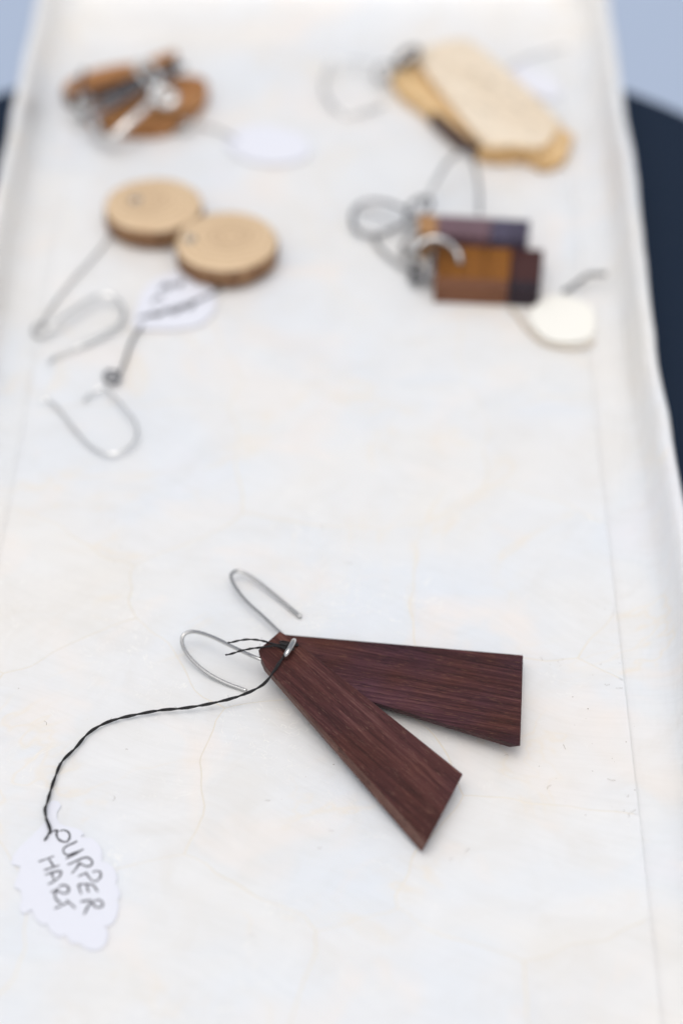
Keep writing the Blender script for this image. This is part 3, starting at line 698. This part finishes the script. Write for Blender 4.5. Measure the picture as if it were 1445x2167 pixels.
# ------------------------------------------------------------------ far right: two pale bark edged slabs
G5 = 'pair of pale slab earrings'
M_pale = wood_mat('pale_wood', [(.70, .58, .43), (.76, .64, .49), (.80, .70, .56)], fleck=(.6, .45, .28), along=(50, 300, 200), flecks=.1, rough=.55)
M_honey = bark_mat('honey_bark', [(.54, .32, .13), (.65, .41, .18), (.72, .50, .26)], (90, 90, 40))
M_honeyface = wood_mat('honey_wood', [(.60, .39, .18), (.68, .47, .24), (.73, .53, .30)], along=(50, 300, 200), flecks=.1)
M_stain = bark_mat('burnt_stain', [(.035, .02, .018), (.07, .04, .03), (.16, .09, .05)], (90, 90, 40))
ef = thing('slab_earring', 'honey coloured wood slab earring with dark burnt edge, lying underneath the pale slab', 'earring', tuple(W(960, 240, 0)), G5)
slab(ef, [(824, 148), (838, 130), (900, 112), (905, 111), (985, 122), (1085, 192), (1150, 240), (1206, 280), (1208, 286), (1190, 326), (1150, 338), (1146, 336), (1105, 318), (1060, 322), (1000, 310), (945, 269), (890, 216), (845, 182)], 4.6, 4.3, M_honeyface, M_honey)
sp = [W(x, y, 4.5) for x, y in [(918, 238), (934, 253), (950, 268), (972, 286), (995, 303), (1018, 313)]]
sn = (sp[-1] - sp[0]).cross(Vector((0, 0, 1))).normalized(); sn = sn if sn.y < 0 else -sn
rows = [[p - sn * 1.3 * math.sin(math.pi * (i + .3) / 5.6) + Vector((0, 0, .35)) for i, p in enumerate(sp)], [p + sn * 1.15 for p in sp], [p + sn * 1.35 + Vector((0, 0, -1.5)) for p in sp], [p + sn * 1.2 + Vector((0, 0, -3.6)) for p in sp]]
build('burnt_stain', [v for r_ in rows for v in r_], [(j * 6 + i, j * 6 + i + 1, (j + 1) * 6 + i + 1, (j + 1) * 6 + i) for j in range(3) for i in range(5)], M_stain, ef, smooth=True)
eg = thing('slab_earring', 'pale cream wood slab earring lying on top of the honey coloured slab', 'earring', tuple(W(1020, 200, 0)), G5)
slab(eg, [(876, 110), (880, 106), (940, 84), (985, 80), (992, 82), (1040, 118), (1085, 158), (1130, 200), (1178, 248), (1182, 254), (1172, 282), (1150, 304), (1122, 308), (1085, 304), (1038, 306), (1030, 304), (995, 268), (942, 204), (900, 148)], 7.4, 2.7, M_pale, M_honeyface)
wire('jump_ring', [(840, 128, 6), (860, 108, 8), (880, 102, 10), (884, 116, 10), (866, 132, 8), (848, 140, 6)], .8, M_darksilver, eg, closed=True)
wire('jump_ring', [(795, 158, 3), (800, 142, 5), (818, 136, 6), (834, 146, 6), (826, 164, 4), (806, 170, 3)], .6, M_silver, ef, closed=True)
wire('ear_wire', [(830, 145, 5), (790, 138, 5), (750, 130, 4), (710, 132, 3), (690, 155, 2.6), (685, 190, 2), (700, 220, 1.6), (730, 240, 1.2), (770, 236, 1), (810, 222, 1)], .4, M_bright, ef)
tg5 = thing('paper_tag', 'white card tag on the far right behind the pale slab earrings', 'tag', tuple(W(1125, 170, 0)))
card('card', [W(x, y, .5) for x, y in [(1072, 150), (1085, 136), (1110, 138), (1150, 158), (1182, 182), (1184, 204), (1160, 212), (1128, 200), (1094, 175)]], M_paper, tg5)
twisted('thread', [(1075, 145, 1.2), (1110, 125, 2), (1150, 112, 2), (1195, 100, 3)], M_greythread, tg5, rp=.12, rh=.1, pitch=4, seed=11)

# ------------------------------------------------------------------ dust on the tray floor
V, F = [], []
rd = random.Random(11)
def speck(p, r):
    b0 = len(V); k = 6
    for i in range(k):
        a_ = 2 * math.pi * i / k; q = r * rd.uniform(.6, 1.2); V.append(p + Vector((math.cos(a_) * q, math.sin(a_) * q * rd.uniform(.5, 1), .02)))
    V.append(p + Vector((0, 0, .02 + r * .6)))
    for i in range(k): F.append((b0 + i, b0 + (i + 1) % k, b0 + k))
for i in range(70):
    x, y = rd.uniform(0, 1430), rd.uniform(1000, 2150)
    if rd.random() < .5: x, y = rd.gauss(1290, 110), rd.gauss(1520, 160)
    p = W(x, y, 0)
    tx, ty = Tinv(p)
    if not (X0 + 2 < tx < X1 - 2): continue
    speck(p, rd.choice([.05, .06, .07, .08, .13]))
for px, py in [(1243, 1500), (1341, 1538), (1356, 1550), (1324, 1570), (1238, 1725), (255, 1157), (243, 1190), (40, 1457), (1180, 1400), (1342, 1672), (1211, 1475), (8, 1110)]:
    speck(W(px, py, 0), .14)
for i in range(26):
    x, y = rd.uniform(20, 1400), rd.uniform(1100, 2100)
    if rd.random() < .5: x, y = rd.gauss(1270, 120), rd.gauss(1520, 150)
    p = W(x, y, .04); tx, ty = Tinv(p)
    if not (X0 + 2 < tx < X1 - 2): continue
    d = rd.uniform(0, 6.28); l = rd.uniform(.5, 1.6); dv = Vector((math.cos(d), math.sin(d), 0)); nv = Vector((-dv.y, dv.x, 0))
    tube_data(catmull([p, p + dv * l * .5 + nv * rd.uniform(-.4, .4), p + dv * l], 4), .028, 4, False, V, F)
ds = build('dust', V, F, M_dust, None); ds['kind'] = 'stuff'; ds['label'] = 'fine brown dust specks and fibres scattered on the pearl tray floor'
